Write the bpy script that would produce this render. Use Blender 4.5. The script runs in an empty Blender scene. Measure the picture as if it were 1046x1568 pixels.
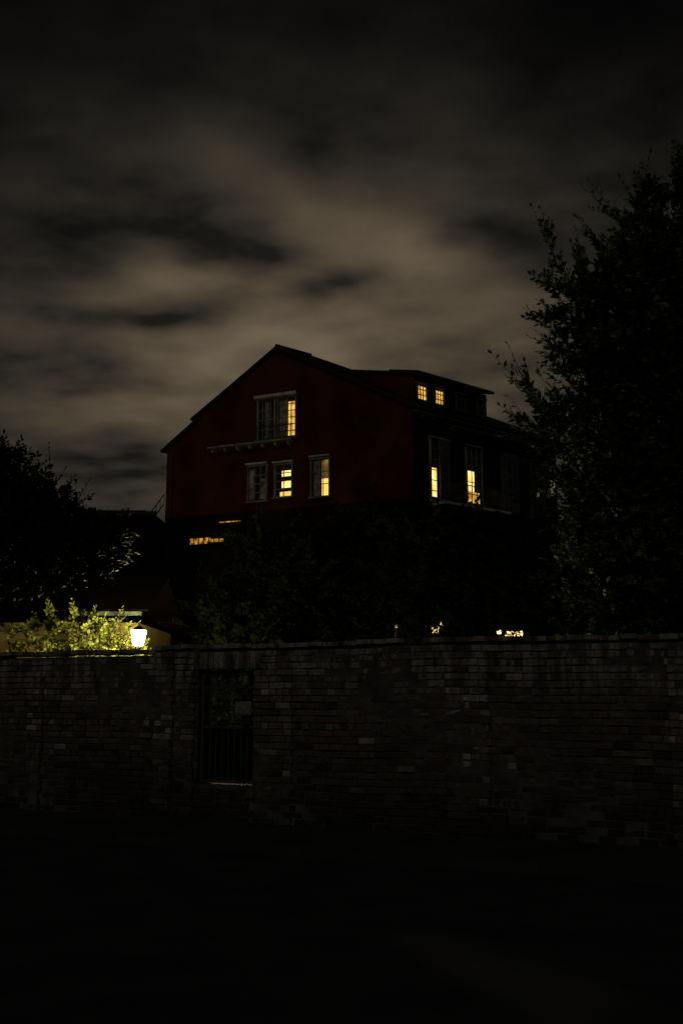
import bpy, math, random
import numpy as np
from mathutils import Vector, Matrix
R=random.Random(7)
rng=np.random.default_rng(7)
sc=bpy.context.scene
sc.view_settings.view_transform='Standard'
sc.view_settings.look='None'
sc.view_settings.exposure=0

# ------------------------------------------------------------ helpers
def new_obj(name,verts,faces,mats,parent=None,fm=None,smooth=False):
    me=bpy.data.meshes.new(name)
    me.from_pydata([tuple(v) for v in verts],[],faces)
    if not isinstance(mats,(list,tuple)): mats=[mats]
    for m in mats: me.materials.append(m)
    if fm is not None: me.polygons.foreach_set('material_index',fm)
    if smooth: me.polygons.foreach_set('use_smooth',[True]*len(me.polygons))
    me.update()
    ob=bpy.data.objects.new(name,me)
    sc.collection.objects.link(ob)
    if parent: ob.parent=parent
    return ob
def empty(name,loc=(0,0,0),rz=0):
    e=bpy.data.objects.new(name,None); e.location=loc; e.rotation_euler=(0,0,rz)
    e.empty_display_size=.3
    sc.collection.objects.link(e); return e
BF=[(0,3,2,1),(4,5,6,7),(0,1,5,4),(1,2,6,5),(2,3,7,6),(3,0,4,7)]
class MB:
    def __init__(s): s.v=[];s.f=[];s.m=[]
    def hexa(s,pts,m=0):
        b=len(s.v); s.v+=pts
        for f in BF: s.f.append(tuple(b+i for i in f)); s.m.append(m)
    def box(s,x0,x1,y0,y1,z0,z1,m=0,T=None):
        p=[(x0,y0,z0),(x1,y0,z0),(x1,y1,z0),(x0,y1,z0),(x0,y0,z1),(x1,y0,z1),(x1,y1,z1),(x0,y1,z1)]
        if T: p=[T(*q) for q in p]
        s.hexa(p,m)
    def poly(s,pts,m=0):
        b=len(s.v); s.v+=pts; s.f.append(tuple(range(b,b+len(pts)))); s.m.append(m)
    def tube(s,p0,p1,r0,r1,n=8,m=0,cap=True):
        p0=Vector(p0);p1=Vector(p1);d=(p1-p0).normalized()
        a=d.orthogonal().normalized();c=d.cross(a)
        b=len(s.v)
        for p,r in((p0,r0),(p1,r1)):
            for i in range(n):
                t=2*math.pi*i/n
                s.v.append(tuple(p+(a*math.cos(t)+c*math.sin(t))*r))
        for i in range(n):
            j=(i+1)%n
            s.f.append((b+i,b+j,b+n+j,b+n+i)); s.m.append(m)
        if cap:
            s.f.append(tuple(b+i for i in reversed(range(n))));s.m.append(m)
            s.f.append(tuple(b+n+i for i in range(n)));s.m.append(m)
    def obj(s,name,mats,parent=None,smooth=False): return new_obj(name,s.v,s.f,mats,parent,s.m,smooth)

def mat(name,col,rough=.8,col2=None,scale=4,bump=0,bscale=30,detail=6,spec=.3):
    m=bpy.data.materials.new(name);m.use_nodes=True
    nt=m.node_tree;b=nt.nodes['Principled BSDF']
    b.inputs['Roughness'].default_value=rough
    b.inputs['Specular IOR Level'].default_value=spec
    tc=nt.nodes.new('ShaderNodeTexCoord')
    if col2 is None: col2=tuple(c*.55 for c in col)
    n=nt.nodes.new('ShaderNodeTexNoise');n.inputs['Scale'].default_value=scale;n.inputs['Detail'].default_value=detail
    nt.links.new(tc.outputs['Object'],n.inputs['Vector'])
    r=nt.nodes.new('ShaderNodeValToRGB')
    r.color_ramp.elements[0].position=.35;r.color_ramp.elements[1].position=.65
    r.color_ramp.elements[0].color=(*col2,1);r.color_ramp.elements[1].color=(*col,1)
    nt.links.new(n.outputs['Fac'],r.inputs['Fac']);nt.links.new(r.outputs['Color'],b.inputs['Base Color'])
    if bump:
        n2=nt.nodes.new('ShaderNodeTexNoise');n2.inputs['Scale'].default_value=bscale;n2.inputs['Detail'].default_value=8
        nt.links.new(tc.outputs['Object'],n2.inputs['Vector'])
        bp=nt.nodes.new('ShaderNodeBump');bp.inputs['Strength'].default_value=bump;bp.inputs['Distance'].default_value=.02
        nt.links.new(n2.outputs['Fac'],bp.inputs['Height']);nt.links.new(bp.outputs['Normal'],b.inputs['Normal'])
    return m
def lit(name,c1,c2,s,scale=2.2):
    m=bpy.data.materials.new(name);m.use_nodes=True
    nt=m.node_tree;nt.nodes.clear()
    o=nt.nodes.new('ShaderNodeOutputMaterial');e=nt.nodes.new('ShaderNodeEmission')
    tc=nt.nodes.new('ShaderNodeTexCoord');n=nt.nodes.new('ShaderNodeTexNoise')
    n.inputs['Scale'].default_value=scale;n.inputs['Detail'].default_value=3
    r=nt.nodes.new('ShaderNodeValToRGB')
    r.color_ramp.elements[0].position=.36;r.color_ramp.elements[1].position=.6
    r.color_ramp.elements[0].color=(*c2,1);r.color_ramp.elements[1].color=(*c1,1)
    nt.links.new(tc.outputs['Object'],n.inputs['Vector']);nt.links.new(n.outputs['Fac'],r.inputs['Fac'])
    nt.links.new(r.outputs['Color'],e.inputs['Color']);e.inputs['Strength'].default_value=s
    nt.links.new(e.outputs['Emission'],o.inputs['Surface'])
    return m

# ------------------------------------------------------------ materials
M_asph=mat('asphalt',(.035,.034,.033),.95,(.02,.02,.02),1.3,.4,60,spec=.05)
M_side=mat('sidewalk_concrete',(.04,.038,.035),.95,(.024,.023,.021),1.1,.3,40,spec=.05)
M_grass=mat('ground_soil',(.05,.055,.03),1,(.03,.03,.02),.8)
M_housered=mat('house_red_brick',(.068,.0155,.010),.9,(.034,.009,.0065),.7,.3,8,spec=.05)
M_housedark=mat('house_shade_dark',(.018,.009,.008),.95,(.011,.006,.005),1,spec=.05)  # side and lower walls: their shade is put into the colour
M_roof=mat('slate_roof',(.022,.02,.019),.9,(.013,.012,.012),3,.3,12,spec=.1)
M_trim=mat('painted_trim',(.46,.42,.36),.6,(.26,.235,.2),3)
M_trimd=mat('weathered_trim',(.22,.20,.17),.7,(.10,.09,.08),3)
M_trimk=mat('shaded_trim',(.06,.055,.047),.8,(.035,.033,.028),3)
M_shut=mat('shutter_paint',(.09,.09,.08),.6,(.045,.045,.04),4)
M_curt=mat('curtain',(.36,.32,.27),.9,(.09,.08,.07),3)
M_glass=mat('dark_glass',(.03,.03,.035),.15,(.015,.015,.018),2,spec=.5)
M_iron=mat('wrought_iron',(.03,.03,.03),.5,(.018,.018,.018),8)
M_bark=mat('bark',(.06,.047,.035),.95,(.03,.022,.018),6,.5,20,spec=.1)
M_barkd=mat('dark_bark',(.014,.011,.008),.95,(.008,.006,.005),6,spec=.02)
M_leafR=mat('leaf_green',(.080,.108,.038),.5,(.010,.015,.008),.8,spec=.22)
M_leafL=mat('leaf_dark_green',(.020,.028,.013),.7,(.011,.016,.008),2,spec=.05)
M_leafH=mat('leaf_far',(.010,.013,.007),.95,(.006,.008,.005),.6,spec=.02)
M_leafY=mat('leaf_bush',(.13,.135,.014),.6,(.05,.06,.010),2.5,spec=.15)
M_yellow=mat('yellow_stucco',(.70,.50,.15),.9,(.54,.38,.11),1.2)
M_pale=mat('pale_green_fascia',(.50,.56,.36),.7,(.10,.12,.07),2.4)
M_sign=mat('sign_plate',(.24,.23,.15),.6,(.12,.11,.08),14)
L_warm=lit('window_light_warm',(1.0,.60,.12),(.55,.22,.025),1.15)
L_bright=lit('window_light_bright',(1.0,.76,.27),(1.0,.48,.08),1.6)
L_org=lit('window_ledge_light_orange',(.85,.36,.05),(.012,.006,.002),.8,4.5)
L_dim=lit('window_light_dim',(.35,.22,.06),(.14,.08,.02),.7)
L_gl=lit('lit_building_glimpse',(.16,.13,.09),(.07,.055,.035),.9)
L_lamp=lit('lantern_glass',(1,.93,.50),(1,.90,.46),850)
L_lantern=lit('garden_lantern_glass',(1,.72,.32),(.9,.55,.2),2.6)

# ------------------------------------------------------------ sky (world)
w=bpy.data.worlds.new('World');sc.world=w;w.use_nodes=True
try: w.cycles.sampling_method='NONE'
except Exception: pass
nt=w.node_tree;nt.nodes.clear();N=nt.nodes.new;Lk=nt.links.new
out=N('ShaderNodeOutputWorld')
def mth(op,a,b=None,c=None):
    n=N('ShaderNodeMath');n.operation=op
    for i,x in enumerate((a,b,c)):
        if x is None: continue
        if isinstance(x,(int,float)): n.inputs[i].default_value=x
        else: Lk(x,n.inputs[i])
    return n.outputs[0]
SUN_EL=38;SUN_AZ=192
sky=N('ShaderNodeTexSky');sky.sky_type='NISHITA';sky.sun_disc=False
sky.sun_elevation=math.radians(SUN_EL);sky.sun_rotation=math.radians(SUN_AZ)
bg1=N('ShaderNodeBackground');bg1.inputs[1].default_value=.00010
Lk(sky.outputs[0],bg1.inputs[0])
geo=N('ShaderNodeTexCoord')
sep=N('ShaderNodeSeparateXYZ');Lk(geo.outputs['Generated'],sep.inputs[0])
X,Y,Z=sep.outputs
az=mth('DEGREES',mth('ARCTAN2',X,Y));el=mth('DEGREES',mth('ARCSINE',Z))
zz=mth('ADD',mth('MAXIMUM',Z,0.0),.16)
cx=mth('DIVIDE',X,zz);cy=mth('DIVIDE',Y,zz)
cmb=N('ShaderNodeCombineXYZ');Lk(cx,cmb.inputs[0]);Lk(cy,cmb.inputs[1])
def noise(vec,scale,detail=4,rough=.5,dist=0):
    n=N('ShaderNodeTexNoise');n.inputs['Scale'].default_value=scale;n.inputs['Detail'].default_value=detail
    n.inputs['Roughness'].default_value=rough;n.inputs['Distortion'].default_value=dist
    Lk(vec,n.inputs['Vector']);return n
mp=N('ShaderNodeMapping');mp.inputs['Rotation'].default_value=(0,0,math.radians(22));mp.inputs['Scale'].default_value=(.8,1.0,1);mp.inputs['Location'].default_value=(3.1,1.7,0)
Lk(cmb.outputs[0],mp.inputs[0])
n1=noise(mp.outputs[0],3.6,4,.5,.3)
n2=noise(mp.outputs[0],9,3,.5,.1)
nw=noise(cmb.outputs[0],3.8,2,.5)
sw=N('ShaderNodeSeparateColor');Lk(nw.outputs['Color'],sw.inputs[0])
azw=mth('ADD',az,mth('MULTIPLY',mth('SUBTRACT',sw.outputs[0],.5),6.))
elw=mth('ADD',el,mth('MULTIPLY',mth('SUBTRACT',sw.outputs[1],.5),3.6))
def lobe(a0,e0,L,W,ang,amp):
    da=mth('SUBTRACT',azw,a0);de=mth('SUBTRACT',elw,e0)
    c=math.cos(math.radians(ang));s=math.sin(math.radians(ang))
    p=mth('ADD',mth('MULTIPLY',da,c/L),mth('MULTIPLY',de,s/L))
    q=mth('ADD',mth('MULTIPLY',da,-s/W),mth('MULTIPLY',de,c/W))
    g=mth('EXPONENT',mth('MULTIPLY',mth('MULTIPLY_ADD',p,p,mth('MULTIPLY',q,q)),-1.))
    return mth('MULTIPLY',g,amp)
S=None
for lb in [(-4,28,9,1.7,-24,.60),(-10.8,22.7,4.5,1.1,8,.85),(-3,20.2,6,1.3,4,.70),(4.8,24.8,3.5,1.5,-20,.78),
           (5,20.8,8,2.6,0,.36),(-14,18.9,7,1.3,0,.48),(-12,15.4,8,1.3,0,.62),
           (-12,25.4,9,1.2,0,-.56),(0,23.2,4.5,.9,-5,-.62),(-11,20.9,3,.8,0,-.58),(-15,17.2,5,.7,0,-.42),(9.5,24.8,4,.9,0,-.42),(-13,12.6,8,1.0,0,-.36)]:
    g=lobe(*lb);S=g if S is None else mth('ADD',S,g)
prof=N('ShaderNodeValToRGB')
cr=prof.color_ramp;cr.interpolation='B_SPLINE'
pts=[(0,.030),(.13,.046),(.19,.062),(.24,.059),(.30,.037),(.35,.014),(.41,.004),(1,.003)]
cr.elements[0].position=0;cr.elements[0].color=(pts[0][1],)*3+(1,)
cr.elements[1].position=1;cr.elements[1].color=(pts[-1][1],)*3+(1,)
for p,v in pts[1:-1]:
    e=cr.elements.new(p);e.color=(v,v,v,1)
Lk(mth('DIVIDE',el,90.),prof.inputs[0])
ga=mth('EXPONENT',mth('MULTIPLY',mth('POWER',mth('ABSOLUTE',mth('DIVIDE',mth('SUBTRACT',az,-2.),15.)),2.),-1.))
azf=mth('ADD',.26,mth('MULTIPLY',ga,.86))
tex=mth('ADD',mth('MULTIPLY',mth('SUBTRACT',n1.outputs['Fac'],.5),3.0),mth('MULTIPLY',mth('SUBTRACT',n2.outputs['Fac'],.5),1.7))
k=mth('MAXIMUM',mth('ADD',mth('ADD',.80,mth('MULTIPLY',tex,.74)),mth('MULTIPLY',S,1.3)),.22)
val=mth('MULTIPLY',mth('MULTIPLY',prof.outputs[0],azf),k)
colr=N('ShaderNodeMix');colr.data_type='RGBA'
colr.inputs['A'].default_value=(1.02,.94,.80,1);colr.inputs['B'].default_value=(1.22,.93,.61,1)
Lk(mth('MULTIPLY',val,20.),colr.inputs['Factor'])
vm=N('ShaderNodeVectorMath');vm.operation='SCALE';Lk(colr.outputs['Result'],vm.inputs[0]);Lk(val,vm.inputs['Scale'])
bg2=N('ShaderNodeBackground');Lk(vm.outputs[0],bg2.inputs[0]);bg2.inputs[1].default_value=1.0
ad=N('ShaderNodeAddShader');Lk(bg1.outputs[0],ad.inputs[0]);Lk(bg2.outputs[0],ad.inputs[1]);Lk(ad.outputs[0],out.inputs[0])

sl=bpy.data.lights.new('moon_sun','SUN');sl.energy=.16;sl.angle=math.radians(10);sl.color=(1,.94,.84)
so=bpy.data.objects.new('moon_sun',sl);sc.collection.objects.link(so)
a=math.radians(SUN_AZ);e=math.radians(SUN_EL)
sd=Vector((math.sin(a)*math.cos(e),math.cos(a)*math.cos(e),math.sin(e)))
so.rotation_euler=sd.to_track_quat('Z','Y').to_euler();so.location=sd*60

# ------------------------------------------------------------ ground, road
WO=(-6.36,18.7,0);WR=math.atan2(-.4129,.9108)
g=MB();g.poly([(-400,-400,-.14),(400,-400,-.14),(400,400,-.14),(-400,400,-.14)]);g.obj('ground',M_grass)
def place(ob): ob.location=WO;ob.rotation_euler=(0,0,WR);return ob
g=MB();g.poly([(-90,-11.6,-.136),(110,-11.6,-.136),(110,-1.95,-.136),(-90,-1.95,-.136)]);place(g.obj('road',M_asph))
g=MB()
for i in range(-30,40):
    x=i*1.5;g.box(x+.006,x+1.494,-1.8,0.3,-.14,0.0+R.uniform(-.004,.004))
g.box(-45,60,-1.8,0.3,-.14,-.012)
for i in range(-20,28):
    g.box(i*2.1+.004,i*2.1+2.096,-1.95,-1.803,-.15,.004)
place(g.obj('sidewalk',M_side))
g=MB();g.box(-90,110,-18,-11.753,-.15,0);g.box(-90,110,-11.75,-11.6,-.15,.004);place(g.obj('sidewalk',M_side))

# ------------------------------------------------------------ brick wall
M_brick=bpy.data.materials.new('old_brick');M_brick.use_nodes=True
nt=M_brick.node_tree;b=nt.nodes['Principled BSDF'];b.inputs['Roughness'].default_value=.95;b.inputs['Specular IOR Level'].default_value=.15
N2=nt.nodes.new;L2=nt.links.new
at=N2('ShaderNodeAttribute');at.attribute_name='tone'
tc=N2('ShaderNodeTexCoord')
def nz(scale,sx=1,sz=1,detail=6,rough=.6):
    m_=N2('ShaderNodeMapping');m_.inputs['Scale'].default_value=(sx,1,sz);L2(tc.outputs['Object'],m_.inputs[0])
    n=N2('ShaderNodeTexNoise');n.inputs['Scale'].default_value=scale;n.inputs['Detail'].default_value=detail;n.inputs['Roughness'].default_value=rough
    L2(m_.outputs[0],n.inputs['Vector']);return n.outputs['Fac']
def ramp(x,p0,p1,c0=0.,c1=1.):
    m_=N2('ShaderNodeMapRange');m_.inputs[1].default_value=p0;m_.inputs[2].default_value=p1;m_.inputs[3].default_value=c0;m_.inputs[4].default_value=c1
    L2(x,m_.inputs[0]);return m_.outputs[0]
def mul(a,b_):
    n=N2('ShaderNodeMath');n.operation='MULTIPLY';L2(a,n.inputs[0])
    if isinstance(b_,float): n.inputs[1].default_value=b_
    else: L2(b_,n.inputs[1])
    return n.outputs[0]
def mix(f,a,bc):
    n=N2('ShaderNodeMix');n.data_type='RGBA';L2(f,n.inputs['Factor'])
    L2(a,n.inputs['A'])
    if isinstance(bc,tuple): n.inputs['B'].default_value=bc
    else: L2(bc,n.inputs['B'])
    return n.outputs['Result']
sx=N2('ShaderNodeSeparateXYZ');L2(tc.outputs['Object'],sx.inputs[0])
c=at.outputs['Color']
c=mix(ramp(nz(.8,1,1,7,.65),.42,.62,0,.75),c,(.060,.051,.041,1))            # grime patches
top=ramp(sx.outputs[2],1.85,2.45)
c=mix(mul(ramp(nz(2.4,1.7,.35,7,.65),.46,.58,0,.8),top),c,(.32,.295,.26,1)) # lime streaks below coping
c=mix(ramp(nz(1.5,1,1.3,8,.72),.55,.66,0,.5),c,(.24,.215,.18,1))      # plaster remnants
c=mix(ramp(nz(12,1,1),.50,.68,0,.6),c,(.035,.03,.026,1))                # pits
base_shade=ramp(sx.outputs[2],.05,1.5,.88,0.)
c=mix(base_shade,c,(.014,.013,.010,1))                                      # fade to dark at the wall base, shade painted into the colour
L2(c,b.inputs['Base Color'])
bp=N2('ShaderNodeBump');bp.inputs['Strength'].default_value=1.0;bp.inputs['Distance'].default_value=.03
L2(nz(18),bp.inputs['Height']);L2(bp.outputs['Normal'],b.inputs['Normal'])

V=[];Fc=[];T=[]
def brick(x0,x1,y0,y1,z0,z1,tone):
    bb=len(V);j=.007
    be=.009
    p=[]
    for (x,y,z) in [(x0,y1,z0),(x1,y1,z0),(x1,y1,z1),(x0,y1,z1)]: p.append((x,y,z))
    for (x,y,z) in [(x0,y0+be,z0),(x1,y0+be,z0),(x1,y0+be,z1),(x0,y0+be,z1)]: p.append((x,y,z))
    for (x,y,z) in [(x0+be,y0,z0+be),(x1-be,y0,z0+be),(x1-be,y0,z1-be),(x0+be,y0,z1-be)]:
        p.append((x+R.uniform(-j,j),y+R.uniform(-j,j),z+R.uniform(-j,j)))
    V.extend(p)
    for k0 in (0,4):
        for i in range(4):
            q=(i+1)%4;Fc.append((bb+k0+i,bb+k0+q,bb+k0+4+q,bb+k0+4+i))
    Fc.append((bb+8,bb+9,bb+10,bb+11))
    T.extend([tone]*12)
def tone(z,pier):
    r=R.random();k=R.uniform(.7,1.25)*(1.3 if pier else .95)
    pp=.05+(.16 if pier else 0)+(.05 if z>2 else 0)-(.04 if z<.7 else 0)
    if r<pp: c=(.29,.265,.225)
    elif r<pp+.35: c=(.132,.115,.094)
    elif r<pp+.52: c=(.06,.05,.041)
    else: c=(.122,.084,.062)
    return (c[0]*k,c[1]*k,c[2]*k,1)
CH=.105;BL=.27
GATE=(4.36,5.42,.56,2.42)
def topz(x): return 2.70 if x<3.49 else 2.78
def course_run(xa,xb,y,pier,zmax,zmin=0):
    n=int(zmax/CH)
    XA,XB=xa,xb
    for r in range(n):
        z0=zmin+r*CH;z1=z0+CH-.014
        if z1>zmax: break
        if pier:
            xa=XA+R.uniform(-.012,.022);xb=XB+R.uniform(-.035,.02)
        x=xa-(BL/2 if r%2 else 0)-R.uniform(0,.03)
        hdr=(r%5==4)
        while x<xb:
            L=(BL/2 if hdr or (pier and R.random()<.3) else BL)*R.uniform(.9,1.1)
            a0=max(x,xa);a1=min(x+L-.014,xb)
            x+=L
            if a1-a0<.05: continue
            if not pier and a1>GATE[0] and a0<GATE[1] and z1>GATE[2] and z0<GATE[3]+.0:
                if a0<GATE[0]-.06: a1=GATE[0]
                elif a1>GATE[1]+.06: a0=GATE[1]
                else: continue
            if R.random()<.012: continue
            wav=.012*math.sin(a0*1.3+z0*2)
            dz=.012*math.sin(a0*.9)+.008*math.sin(a0*2.3+1)
            brick(a0,a1,y+R.uniform(-.010,.014)+wav,y+.09,z0+dz,z1+dz+R.uniform(-.004,.004),tone(z0,pier))
course_run(-9,3.49,0,False,topz(0))
course_run(3.49,26,0,False,topz(5))
PIERS=[(-8.2,-7.7),(-4.2,-3.8),(.79,1.13),(3.51,3.87),(3.93,4.32),(5.46,6.15),(8.69,9.36),(11.85,12.5),(15.3,15.9),(19.,19.7),(23,23.6)]
PD=.045
for p0,p1 in PIERS:
    course_run(p0,p1,-PD,True,2.42 if p1<7 else 2.55)
for seg in ((-9,3.49,2.69),(3.49,26,2.76)):
    x=seg[0]
    while x<seg[1]:
        L=R.uniform(.10,.14)*2.2
        x1=min(x+L-.012,seg[1])
        dz=.012*math.sin(x*.9)+R.uniform(-.012,.012)
        if R.random()>.04:
            brick(x,x1,-.045+R.uniform(-.012,.012),.40,seg[2]+dz,seg[2]+.075+dz,tone(2.5,False))
        x+=L
x=GATE[0]-.1
while x<GATE[1]+.08:
    brick(x,x+.085,-.02,.09,GATE[3],GATE[3]+.26,tone(2,False));x+=.1
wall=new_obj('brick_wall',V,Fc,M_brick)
ca=wall.data.color_attributes.new('tone','FLOAT_COLOR','POINT')
ca.data.foreach_set('color',np.array(T,dtype=np.float32).ravel())
place(wall)
M_mort=mat('lime_mortar',(.10,.088,.072),1,(.04,.035,.03),3,.5,25)
g=MB()
g.box(-9,GATE[0],.016,.38,-.1,2.66);g.box(GATE[1],26,.016,.38,-.1,2.74)
g.box(GATE[0],GATE[1],.018,.378,-.1,GATE[2]);g.box(GATE[0],GATE[1],.018,.378,GATE[3],2.738)
for p0,p1 in PIERS: g.box(p0+.03,p1-.045,-PD+.016,.015,-.1,2.40 if p1<7 else 2.52)
core=g.obj('mortar_core',M_mort,wall)
gp=place(empty('iron_gate'));
g=MB();g0,g1,gz0,gz1=GATE
g.box(g0+.01,g0+.06,.10,.15,gz0+.02,gz1-.02);g.box(g1-.06,g1-.01,.10,.15,gz0+.02,gz1-.02)
for z in (gz0+.02,1.45,gz1-.32,gz1-.07): g.box(g0+.06,g1-.06,.105,.145,z,z+.045)
n=8
for i in range(1,n):
    x=g0+.06+(g1-g0-.12)*i/n
    g.tube((x,.125,gz0+.06),(x,.125,gz1-.03),.013,.013,6)
g.obj('bars',M_trimk,gp)
g=MB();g.box(g0+.062,g1-.062,.15,.156,gz0+.065,1.45);g.box(g1-.2,g1-.12,.07,.105,1.38,1.55);g.obj('lower_panel',M_barkd,gp)
g=MB();g.box(5.04,5.30,.085,.095,1.70,1.87);g.box(5.02,5.32,.095,.103,1.68,1.89)
g.obj('sign_plate',M_sign,gp)

# ------------------------------------------------------------ house
C=Vector((3.22,44.,0));E1=Vector((-.9108,.4129,0));E2=Vector((math.sin(math.radians(50)),math.cos(math.radians(50)),0))
N1=Vector((-.4129,-.9108,0))
N2v=Vector((math.cos(math.radians(50)),-math.sin(math.radians(50)),0))
def P(s,t,z): 
    v=C+E1*s+E2*t;return (v.x,v.y,z)
def FT(x,y,z):
    v=C+E1*x+N1*y;return (v.x,v.y,z)
def ST(x,y,z):
    v=C+E2*x+N2v*y;return (v.x,v.y,z)
H=empty('brick_house',tuple(C))
def hp(mb,name,mats):
    ob=mb.obj(name,mats);ob.parent=H;ob.matrix_parent_inverse=Matrix.Translation(-C);return ob
D=10.4;BZ=10.75
g=MB()
g.poly([P(0,0,BZ),P(0,0,15.0),P(6.9,0,18.74),P(9.95,0,16.78),P(11.45,0,15.8),P(11.45,0,15.55),P(13.3,0,14.2),P(13.3,0,BZ)])
g.poly([P(13.3,0,BZ),P(13.3,0,14.2),P(13.3,D,14.2),P(13.3,D,BZ)])
g.poly([P(.1,.3,15.0),P(.1,.3,16.58),P(4.1,.3,17.3)])
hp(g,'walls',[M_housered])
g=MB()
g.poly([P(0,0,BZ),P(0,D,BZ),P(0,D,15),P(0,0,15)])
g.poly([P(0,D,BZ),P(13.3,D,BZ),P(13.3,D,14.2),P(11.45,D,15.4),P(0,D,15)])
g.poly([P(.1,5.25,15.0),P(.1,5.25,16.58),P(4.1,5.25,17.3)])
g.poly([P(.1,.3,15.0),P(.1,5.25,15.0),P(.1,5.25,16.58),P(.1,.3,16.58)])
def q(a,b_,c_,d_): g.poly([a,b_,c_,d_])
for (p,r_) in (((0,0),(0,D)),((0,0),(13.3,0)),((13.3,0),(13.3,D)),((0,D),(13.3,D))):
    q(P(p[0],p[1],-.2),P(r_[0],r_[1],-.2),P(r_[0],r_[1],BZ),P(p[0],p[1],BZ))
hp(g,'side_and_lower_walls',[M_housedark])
g=MB()
def slab(pts,th=.12):
    n=len(pts);lo=[(x,y,z-th) for x,y,z in pts]
    g.poly(pts);g.poly(list(reversed(lo)))
    for i in range(n):
        j=(i+1)%n;g.poly([pts[i],lo[i],lo[j],pts[j]])
o=-.22
slab([P(6.9,o,18.90),P(6.9,2,18.90),P(-.35,D+.2,14.98),P(-.35,o,14.98)])
slab([P(6.9,o,18.902),P(6.9,2,18.902),P(11.75,D+.2,15.76),P(11.75,o,15.76),P(9.9,o,16.94)])
slab([P(6.9,2,18.88),P(-.35,D+.2,14.97),P(11.75,D+.2,15.7)])
slab([P(11.3,o,15.80),P(13.5,o,14.28),P(13.5,D,14.28),P(11.3,D,15.80)],.12)
slab([P(-.22,.1,16.66),P(4.3,.1,17.42),P(4.3,5.3,17.42),P(-.22,5.3,16.66)],.08)
for i in range(24):
    t=.15+i*.222
    g.tube(P(-.30,t,16.65),P(1.2,t,16.90),.07,.07,6)
hp(g,'roof',[M_roof])
g=MB();g.tube(P(6.9,o,18.92),P(6.9,2,18.92),.07,.07,8);hp(g,'ridge_cap',[M_roof])
g=MB()
g.box(6.0,10.64,0,.42,14.0,14.09,0,FT)
for s in np.linspace(6.2,10.4,7): g.box(s-.06,s+.06,.003,.34,13.8,13.998,0,FT)
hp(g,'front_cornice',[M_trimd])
g=MB()
g.box(-.02,D,.0,.28,14.72,14.80,0,ST)
g.box(2.4,D,.0,.55,14.32,14.40,0,ST)
for t in np.linspace(.5,9.8,12): g.box(t-.05,t+.05,.003,.24,14.55,14.717,0,ST)
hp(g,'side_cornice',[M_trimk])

def window(T,x0,x1,z0,z1,panes,name,fr=M_trimd,head=None,shut=None,nx=2,nz=3,glass=M_glass,fw=.07,heads=None):
    e=empty(name);e.parent=H;e.matrix_parent_inverse=Matrix.Translation(-C)
    def ad(mb,nm,ms):
        ob=mb.obj(nm,ms);ob.parent=e
    a=MB();a.box(x0,x1,.004,.02,z0,z1,0,T);ad(a,'glass',[glass])
    for i,p in enumerate(panes):
        a=MB();a.box(p[0],p[1],.021,.03+.002*i,p[2],p[3],0,T);ad(a,'lit_pane',[p[4]])
    a=MB()
    a.box(x0-fw,x0,.004,.11,z0,z1,0,T);a.box(x1,x1+fw,.004,.11,z0,z1,0,T)
    a.box(x0-fw-.05,x1+fw+.05,.004,.15,z1,z1+(head or .09),0,T);a.box(x0-fw-.06,x1+fw+.06,.004,.2,z0-.07,z0,0,T)
    for i in range(1,nx):
        x=x0+(x1-x0)*i/nx;a.box(x-.022,x+.022,.036,.06,z0,z1,0,T)
    for i in range(1,nz):
        z=z0+(z1-z0)*i/nz;a.box(x0,x1,.037,.058,z-.02,z+.02,0,T)
    ad(a,'frame',[fr])
    if shut:
        a=MB()
        for (s0,s1) in shut:
            a.box(s0,s1,.112,.15,z0,z1,0,T)
            k=int((z1-z0)/.12)
            for j in range(k): a.box(s0+.05,s1-.05,.151,.165,z0+.04+j*.12,z0+.10+j*.12,0,T)
        ad(a,'shutters',[M_shut])
window(FT,7.1,7.95,14.2,16.22,[(7.42,7.62,14.3,16.1,M_curt)],'window_upper_a',nx=4,nz=4,fw=.1)
window(FT,5.95,6.85,14.2,16.22,[(5.97,6.34,14.3,16.0,L_warm),(6.38,6.82,14.3,16.1,M_curt)],'window_upper_b',nx=4,nz=6)
g=MB();g.box(5.83,8.15,.16,.26,16.3,16.44,0,FT);hp(g,'upper_lintel',[M_trim])
window(FT,7.5,8.45,11.2,12.92,[(7.55,7.85,11.3,12.3,M_curt),(8.2,8.42,11.3,12.8,M_curt)],'window_lower_a',fr=M_trimd,nx=3,nz=4)
window(FT,6.12,6.98,11.3,12.86,[(6.18,6.66,12.30,12.58,L_bright),(6.18,6.66,11.74,12.06,L_bright),(6.15,6.75,11.32,11.55,L_warm)],'window_lower_b',nx=2,nz=4)
window(FT,4.16,5.05,11.15,12.95,[(4.18,4.53,11.2,12.0,L_bright),(4.18,4.53,12.02,12.9,L_dim),(4.62,4.95,11.2,12.9,M_curt)],'window_lower_c',nx=3,nz=3)
g=MB()
for (a0,a1,z) in ((7.4,8.6,13.01),(6.0,7.1,12.96),(4.05,5.15,13.06)): g.box(a0,a1,.155,.23,z,z+.08,0,FT)
hp(g,'lintels',[M_trim])
window(ST,1.12,2.25,10.72,13.7,[(1.17,1.50,10.95,12.3,L_bright)],'french_door_a',nx=2,nz=6,shut=[(1.62,2.3)])
window(ST,3.52,4.55,10.8,13.7,[(3.60,4.05,11.5,12.5,L_bright),(3.6,4.05,10.95,11.48,L_warm),(4.1,4.4,10.9,11.5,L_warm)],'french_door_b',nx=3,nz=5)
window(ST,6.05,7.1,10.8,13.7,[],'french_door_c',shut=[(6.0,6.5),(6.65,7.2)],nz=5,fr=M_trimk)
window(ST,8.25,9.2,10.8,13.7,[],'french_door_d',nz=5,fr=M_trimk)
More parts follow.
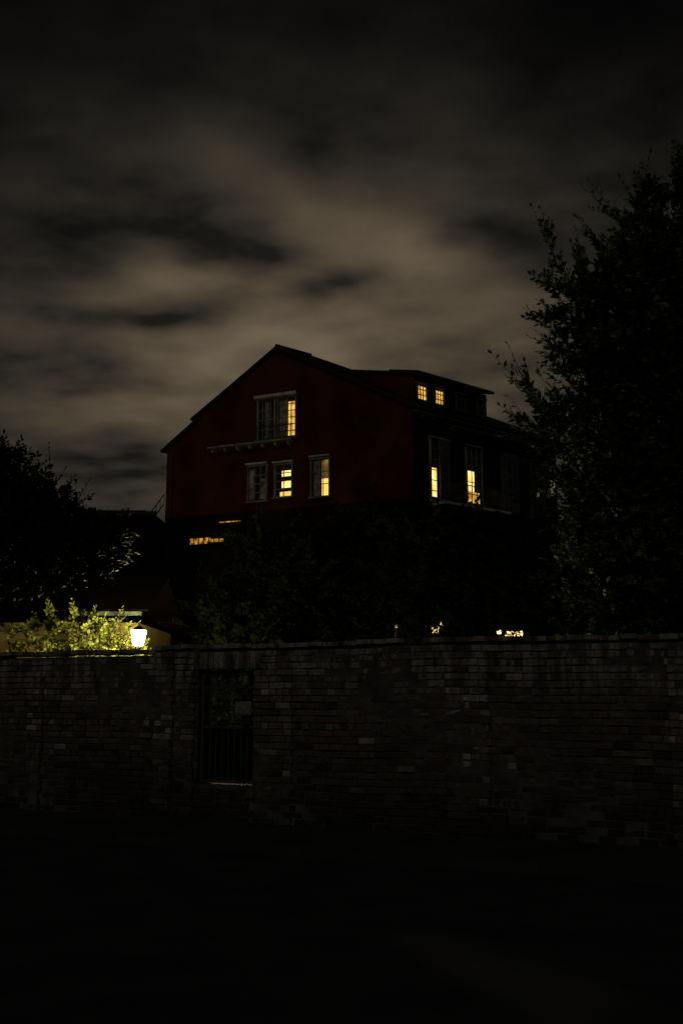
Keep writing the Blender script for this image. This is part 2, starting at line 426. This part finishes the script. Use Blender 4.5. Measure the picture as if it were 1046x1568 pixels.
window(ST,9.75,10.25,12.0,13.6,[(9.8,10.2,12.1,13.5,L_gl)],'lit_glimpse_e',nx=1,nz=2)  # glowing pane added for a glimpse of the lit building behind
window(ST,9.7,10.3,14.9,15.3,[(9.7,10.3,14.92,15.28,L_gl)],'lit_glimpse_f',nx=1,nz=1)  # pale patch of the lit building behind, added as a glowing pane
for i,(a0,a1,p) in enumerate(((.41,1.04,1),(1.57,2.17,1),(3.04,3.7,0),(4.5,5.05,0))):
    def DT(x,y,z): 
        v=C+E2*x+N2v*y+E1*.1;return (v.x,v.y,z)
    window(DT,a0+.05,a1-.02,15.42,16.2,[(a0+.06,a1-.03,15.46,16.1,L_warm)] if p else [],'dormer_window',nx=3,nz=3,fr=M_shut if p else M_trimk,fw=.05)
g=MB();g.box(1.1,5.55,.02,.95,10.48,10.6,0,ST);hp(g,'balcony_slab',[M_trim])
g=MB()
g.box(1.1,5.55,.90,.93,11.5,11.54,0,ST);g.box(1.1,5.55,.90,.93,10.68,10.71,0,ST)
for t in np.arange(1.12,5.55,.13): g.box(t-.01,t+.01,.905,.925,10.6,11.5,0,ST)
for s in np.arange(5.95,8.0,.13): g.box(s-.01,s+.01,.33,.35,14.09,14.75,0,FT)
g.box(5.9,8.0,.32,.36,14.75,14.79,0,FT)
hp(g,'railings',[M_iron])
g=MB()
for t in (1.3,3.2,5.3): g.hexa([ST(t-.05,.02,10.0),ST(t+.05,.02,10.0),ST(t+.05,.1,10.0),ST(t-.05,.1,10.0),ST(t-.05,.02,10.48),ST(t+.05,.02,10.48),ST(t+.05,.8,10.48),ST(t-.05,.8,10.48)])
hp(g,'balcony_brackets',[M_trimk])
window(FT,9.8,11.8,9.28,9.62,[(9.85,10.6,9.36,9.52,L_org),(10.6,11.75,9.30,9.60,L_org)],'transom_window',nx=7,nz=1,fr=M_housedark,fw=.05)
window(FT,8.2,10.2,10.25,10.36,[(8.9,10.1,10.27,10.34,L_org)],'lit_ledge_strip',nx=5,nz=1,fr=M_housedark,fw=.04)  # dim orange light on a thin ledge, put in as a glowing strip
g=MB();g.tube(FT(12.9,.12,BZ),FT(12.9,.12,14.1),.05,.05,6);hp(g,'downpipe',[M_iron])
g=MB()
g.tube(P(13.4,0,12.0),P(14.3,0,11.0),.03,.03,5);g.tube(P(13.4,0,11.5),P(14.3,0,10.5),.03,.03,5)
for i in range(5):
    k=i/4;g.tube(P(13.4+.9*k,0,12-k),P(13.4+.9*k,0,11.4-k),.02,.02,5)
hp(g,'stair_rail',[M_iron])

# neighbouring building, dark roofs
nb=empty('neighbor_building')
g=MB();g.box(-30,-9.6,48,58,-.2,10.9)
g.obj('walls',[M_housedark],nb)
g=MB()
def slab2(pts,th=.2):
    lo=[(x,y,z-th) for x,y,z in pts];n=len(pts)
    g.poly(pts);g.poly(lo[::-1])
    for i in range(n): j=(i+1)%n;g.poly([pts[i],lo[i],lo[j],pts[j]])
slab2([(-30,47.7,11.0),(-9.0,47.7,10.8),(-10.2,53,11.7),(-30,53,12.4)])
slab2([(-30,58.3,11.0),(-9.0,58.3,10.8),(-10.2,53.02,11.7),(-30,53.02,12.4)])
g.obj('roof',[M_roof],nb)

# yellow cottage behind the lamp
cb=empty('yellow_cottage')
g=MB();g.box(-22,-6.3,31,37,-.2,4.2);g.obj('walls',[M_yellow],cb)
g=MB();g.box(-8.2,-6.1,30.45,30.6,4.38,4.50);g.obj('fascia',[M_pale],cb)
g=MB();slab2([(-22.3,30.42,4.56),(-5.9,30.42,4.56),(-5.9,34,6.0),(-22.3,34,6.0)],.05);slab2([(-22.3,37.6,4.56),(-5.9,37.6,4.56),(-5.9,34.02,6.0),(-22.3,34.02,6.0)])
g.obj('roof',[M_housedark],cb)
g=MB()
g.box(-9.0,-8.1,30.93,30.998,1.0,3.5);g.box(-12,-11,30.93,30.998,1.0,3.5)
g.obj('shutters',[M_shut],cb)

# ------------------------------------------------------------ street lamp (lantern)
LX,LY,LZ=-5.26,26.,3.46
lp=empty('street_lamp',(LX,LY,-.14))
def ch(mb,name,m,par,off,sm=False):
    ob=mb.obj(name,m,None,sm);ob.parent=par;ob.matrix_parent_inverse=Matrix.Translation(-Vector(off));return ob
g=MB()
g.tube((LX,LY,-.14),(LX,LY,.35),.13,.09,10);g.tube((LX,LY,.35),(LX,LY,.45),.11,.11,10);g.tube((LX,LY,.45),(LX,LY,3.14),.05,.035,10)
g.tube((LX,LY,3.14),(LX,LY,3.25),.06,.10,10);
g.tube((LX,LY,3.64),(LX,LY,3.66),.215,.205,8);g.tube((LX,LY,3.66),(LX,LY,3.76),.15,.05,8);g.tube((LX,LY,3.76),(LX,LY,3.83),.02,.01,6)
for i in range(6):
    t=2*math.pi*i/6+.1
    g.tube((LX+.12*math.cos(t),LY+.12*math.sin(t),3.25),(LX+.195*math.cos(t),LY+.195*math.sin(t),3.64),.005,.005,5)
ch(g,'post_and_cap',[M_iron],lp,(LX,LY,-.14))
g=MB();g.tube((LX,LY,3.26),(LX,LY,3.63),.13,.20,8);ch(g,'lantern_glass',[L_lamp],lp,(LX,LY,-.14))

# garden lanterns behind the hedge leaves
for (x,y,z,s) in ((5.03,29.9,3.72,1.0),(2.80,29.9,3.90,.7),(5.35,30.1,3.80,.6),(4.75,30.2,3.85,.45),(3.0,30.1,4.1,.35),(1.62,29.9,4.0,.3)):
    e=empty('garden_lantern',(x,y,-.14))
    g=MB();g.tube((x,y,-.14),(x,y,z-.16),.03,.025,8);g.tube((x,y,z-.16),(x,y,z-.12*s),.08*s,.1*s,8);g.tube((x,y,z+.14*s),(x,y,z+.24*s),.17*s,.03*s,8)
    ch(g,'post_and_cap',[M_iron],e,(x,y,-.14))
    g=MB();g.tube((x,y,z-.12*s),(x,y,z+.14*s),.13*s,.17*s,8);ch(g,'glass',[L_lantern],e,(x,y,-.14))

# ------------------------------------------------------------ foliage
def twigs_to_mesh(name,twigs,leaf,mats,trunk=None,nleaf=14,droop=.25,wr=.5):
    tw=np.array([(*a,*b_,l) for a,b_,l in twigs],dtype=float)
    n=len(tw);p0=tw[:,:3];d=tw[:,3:6];d/=np.linalg.norm(d,axis=1)[:,None];L=tw[:,6]
    up=np.array([0,0,1.])
    side=np.cross(d,up+rng.normal(0,.3,(n,3)));side/=np.linalg.norm(side,axis=1)[:,None]
    nn=np.cross(side,d)
    bend=rng.uniform(-droop,droop,(n,1))
    vs=[]
    for i in range(nleaf):
        k=(i+1)/nleaf
        pos=p0+d*(L*k)[:,None]+nn*bend*(L*k*k)[:,None]
        sg=1 if i%2 else -1
        ld=d*.55+side*sg*.85+nn*rng.normal(.1,.35,(n,1))+rng.normal(0,.18,(n,3))
        if i==nleaf-1: ld=d+rng.normal(0,.2,(n,3))
        ld/=np.linalg.norm(ld,axis=1)[:,None]
        wd=np.cross(ld,nn+rng.normal(0,.45,(n,3)));wd/=np.linalg.norm(wd,axis=1)[:,None]
        ll=(leaf*rng.uniform(.6,1.15,n)*(1-.35*k))[:,None]
        tip=pos+ld*ll; m=pos+ld*ll*.45
        a=m+wd*ll*wr*.5;b_=m-wd*ll*wr*.5
        vs.append(np.stack([pos,a,tip,b_],1))
    A=np.concatenate(vs,0).reshape(-1,3)
    nf=len(A)//4
    F_=np.arange(nf*4).reshape(nf,4)
    sv=[];r=leaf*.05
    for i in (0,.5,1.):
        pos=p0+d*(L*i)[:,None]+nn*bend*(L*i*i)[:,None]
        rr=r*(1-.7*i)
        sv.append(np.stack([pos+side*rr,pos-side*rr*.5+nn*rr,pos-side*rr*.5-nn*rr],1))
    Sv=np.stack(sv,1).reshape(-1,3)
    base=len(A);SF=[]
    for q_ in range(2):
        for i in range(3):
            j=(i+1)%3
            b0=base+np.arange(n)*9+q_*3
            SF.append(np.stack([b0+i,b0+j,b0+3+j,b0+3+i],1))
    SF=np.concatenate(SF,0)
    allv=np.concatenate([A,Sv]);allf=[tuple(x) for x in F_.tolist()]+[tuple(x) for x in SF.tolist()]
    mi=[0]*nf+[1]*len(SF)
    vlist=allv.tolist()
    if trunk:
        o_=len(vlist);vlist+=[list(v) for v in trunk.v];allf+=[tuple(i+o_ for i in f) for f in trunk.f];mi+=[1]*len(trunk.f)
    return new_obj(name,vlist,allf,mats,None,mi)
def lobe_twigs(lobes,per,tl,upb=.35,shell=.55):
    tw=[]
    for (c_,r_,wgt) in lobes:
        for i in range(int(per*wgt)):
            dv=Vector((R.gauss(0,1),R.gauss(0,1),R.gauss(0,1))).normalized()
            rad=R.random()**shell
            rad*=1+.16*math.sin(dv.x*7+c_[0]*3)*math.sin(dv.z*6+c_[2]*2)
            p=(c_[0]+dv.x*r_[0]*rad,c_[1]+dv.y*r_[1]*rad,c_[2]+dv.z*r_[2]*rad)
            dr=(dv+Vector((R.gauss(0,.5),R.gauss(0,.5),R.gauss(0,.5)+upb)))
            tw.append((p,tuple(dr.normalized()),R.uniform(*tl)))
    return tw
def limb(tr,p,q_,r0,r1,seg=5,wob=.15):
    p=Vector(p);q_=Vector(q_);prev=p;pr=r0
    for i in range(1,seg+1):
        k=i/seg;c_=p.lerp(q_,k)+Vector((R.uniform(-wob,wob),R.uniform(-wob,wob),R.uniform(-wob,wob)))*(0 if i==seg else 1)
        r=r0+(r1-r0)*k;tr.tube(prev,c_,pr,r,8,cap=False);prev=c_;pr=r

# right tree
tr=MB();base=(8.9,19.6,-.14)
limb(tr,base,(8.6,19.4,4.2),.34,.25,6,.08)
RL=[((7.5,19,10.9),(1.6,1.6,1.7),.9),((9.0,19.2,11.6),(1.9,1.8,1.7),1.0),((6.2,19,9.8),(1.3,1.5,1.3),.8),
    ((5.2,19,9.5),(.8,1.0,.85),.3),((5.4,18.8,8.2),(1.1,1.3,.9),.5),((6.5,19,7.4),(1.7,1.7,1.6),1.1),((4.7,18.9,7.1),(.9,.9,.6),.28),
    ((6.8,19,5.2),(2.1,1.7,1.7),1.2),((5.4,18.9,5.6),(1.1,1.2,1.3),.6),((5.2,18.9,4.2),(.9,1.2,1.0),.4),((7.2,19,3.4),(2.2,1.6,1.6),1.0),((8.8,19.5,8.0),(2.4,2.1,2.4),1.3),((8.2,19.4,9.6),(1.6,1.4,1.4),.8),((5.7,19,3.2),(1.4,1.2,.9),.4)]
for c_,r_,_ in RL: limb(tr,(8.6,19.4,min(4.2,c_[2]*.8)+R.uniform(-.4,.3)),c_,.13,.035,6,.2)
tw=lobe_twigs(RL,560,(.35,.75),.35,.6)
SPR=[((4.5,19,10.1),(-.35,0,1.6),1.95),((4.5,18.9,9.9),(-.9,0,.55),.8),((5.9,19,11.1),(-.5,0,1.2),1.7),((6.2,19,11.4),(-.15,0,1.2),1.5),((5.5,18.9,10.7),(-.7,0,.7),1.1),
     ((7.0,19,12.3),(-.1,0,1),.9),((6.6,18.9,11.8),(-.4,0,.8),1.0),((4.1,18.8,7.3),(-1,0,1.15),1.75),((4.0,18.9,7.0),(-1,0,.7),1.05),((4.0,18.9,7.5),(-.8,0,1.3),1.15),((3.9,18.9,6.9),(-1,0,.2),.8),
     ((4.6,18.9,8.6),(-1,0,.45),.95),((4.6,18.9,9.3),(-1,0,.5),.95),((4.4,19,9.5),(-.8,0,.1),.7),((4.6,18.9,6.3),(-.8,0,-.2),.7),((5.0,19,10.2),(-.3,0,1),1.1),((4.7,18.8,9.8),(-.6,0,.9),.9)]
for s_ in SPR:
    tw.append(s_);tw.append((s_[0],(s_[1][0],.15,s_[1][2]),s_[2]*.96))
    for k in range(4):
        kk=R.uniform(0,.5);dd=Vector(s_[1]).normalized()
        p=Vector(s_[0])+dd*s_[2]*kk
        tw.append((tuple(p),(dd.x+R.gauss(0,.5),R.gauss(0,.5),dd.z+R.gauss(0,.4)),s_[2]*R.uniform(.2,.4)))
twigs_to_mesh('broadleaf_tree',tw,.23,[M_leafR,M_bark],tr,14,.3,.52)

# left tree
K=.896
def kk_(p): return (p[0]*K,21.6+(p[1]-24)*.9,(p[2]-2)*K+2)
tr=MB();limb(tr,kk_((-9.2,24.6,-.14)),kk_((-8.8,24.4,3.8)),.25,.18,5,.06)
LLb=[((-8.5,24,6.95),(1.0,1.2,.95),.6),((-9.8,24.2,6.85),(1.3,1.3,1.05),.7),((-7.3,24,6.15),(1.0,1.1,.85),.5),((-6.2,24.2,5.65),(.85,1.0,.6),.35),
     ((-8.6,24.3,5.6),(1.7,1.4,1.2),.9),((-6.9,24.3,5.3),(1.3,1.2,.8),.5),((-10.3,24.3,5.0),(1.5,1.2,1.3),.6),((-9.2,24.3,4.2),(.9,.6,.45),.12)]
LLb=[(kk_(c_),tuple(K*q_ for q_ in r_),w_) for c_,r_,w_ in LLb]
for c_,r_,_ in LLb: limb(tr,kk_((-8.8,24.4,3.6)),c_,.09,.03,5,.15)
tw=lobe_twigs(LLb,560,(.25,.5),.4,.55)
for s_ in [((-7.25,24,6.9),(.15,0,1),1.2),((-6.6,24,6.5),(.5,0,1),.9),((-6.0,24,6.0),(.8,0,.9),.8),((-7.0,24,6.9),(.7,0,.7),.7),((-8.0,24,7.7),(.1,0,1),.6),((-5.7,24,5.9),(.7,0,.6),.6)]:
    s_=(kk_(s_[0]),s_[1],s_[2]*K)
    tw.append(s_);tw.append((s_[0],(s_[1][0]+.5,0,s_[1][2]-.2),s_[2]*.6));tw.append((s_[0],(s_[1][0]-.3,.2,s_[1][2]),s_[2]*.7))
twigs_to_mesh('garden_tree',tw,.20,[M_leafL,M_barkd],tr,12,.3,.52)

# lit shrub by the lamp
tr=MB()
BL_=[((-8.3,28.2,3.7),(1.0,.7,.65),.36),((-7.3,27.9,3.7),(1.0,.8,.7),.40),((-6.5,27.9,3.4),(.7,.7,.55),.32),((-9.4,28.3,3.5),(.6,.6,.4),.08),((-6.0,28.2,3.0),(.7,.7,.4),.3),((-7.6,27.8,2.3),(1.8,1.0,1.0),.6)]
for c_,r_,_ in BL_: limb(tr,(-7.7,27.9,-.14),c_,.06,.02,6,.1)
tw=lobe_twigs(BL_,170,(.25,.55),.3,.7)
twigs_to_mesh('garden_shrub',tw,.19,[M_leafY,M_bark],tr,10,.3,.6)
# climbing plant in front of the garden lanterns
tr=MB()
CL=[((5.1,29.35,3.75),(.8,.2,.5),1.5),((2.85,29.35,3.9),(.7,.2,.5),1.3),((1.6,29.4,3.6),(.8,.3,.6),.9),((4.0,29.5,3.3),(1.4,.3,.5),1.2),((6.5,29.5,3.5),(.8,.3,.6),.9)]
for c_,r_,_ in CL: limb(tr,(c_[0]+.2,29.5,-.14),c_,.04,.012,6,.06)
twigs_to_mesh('climbing_plant',lobe_twigs(CL,50,(.2,.5),.3,.9),.12,[M_leafH,M_barkd],tr,10,.3,.6)

# dark belt of trees between the wall and the house
HB=[];x=-4.3
while x<19:
    top=6.3 if x<-2.6 else (8.35+.4*math.sin(x*1.7) if x<8.5 else 10.6+.6*math.sin(x*1.3))
    if x>=-2.6 and x<-.5: top=7.9
    for z in np.arange(1.2,top,1.5):
        HB.append(((x+R.uniform(-.4,.4),R.uniform(33,35.5),min(z,top-1.1)+R.uniform(-.2,.2)),(1.5,1.6,1.2),1.0))
    x+=1.7
tr=MB()
for i in range(8):
    xx=-4+i*3;limb(tr,(xx,34.6,-.14),(xx+R.uniform(-.5,.5),34.6,5.5),.2,.08,5,.2)
tw=lobe_twigs(HB,60,(.5,.95),.2,.6)
tw+=lobe_twigs([((-3,31.5,3.5),(1.4,1,1.4),1.3),((8,30.6,3.0),(2.5,1,1.4),1.5),((1,30.8,2.5),(2.5,1,1.1),1.5)],60,(.3,.7),.3,.8)
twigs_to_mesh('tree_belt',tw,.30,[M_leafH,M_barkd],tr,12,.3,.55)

# ------------------------------------------------------------ camera
cam=bpy.data.cameras.new('camera');co=bpy.data.objects.new('camera',cam);sc.collection.objects.link(co)
cam.sensor_fit='VERTICAL';cam.sensor_height=36;cam.sensor_width=24;cam.lens=35
co.location=(0,0,2.0);co.rotation_euler=(math.radians(100.4),0,0);cam.clip_end=2000
sc.camera=co
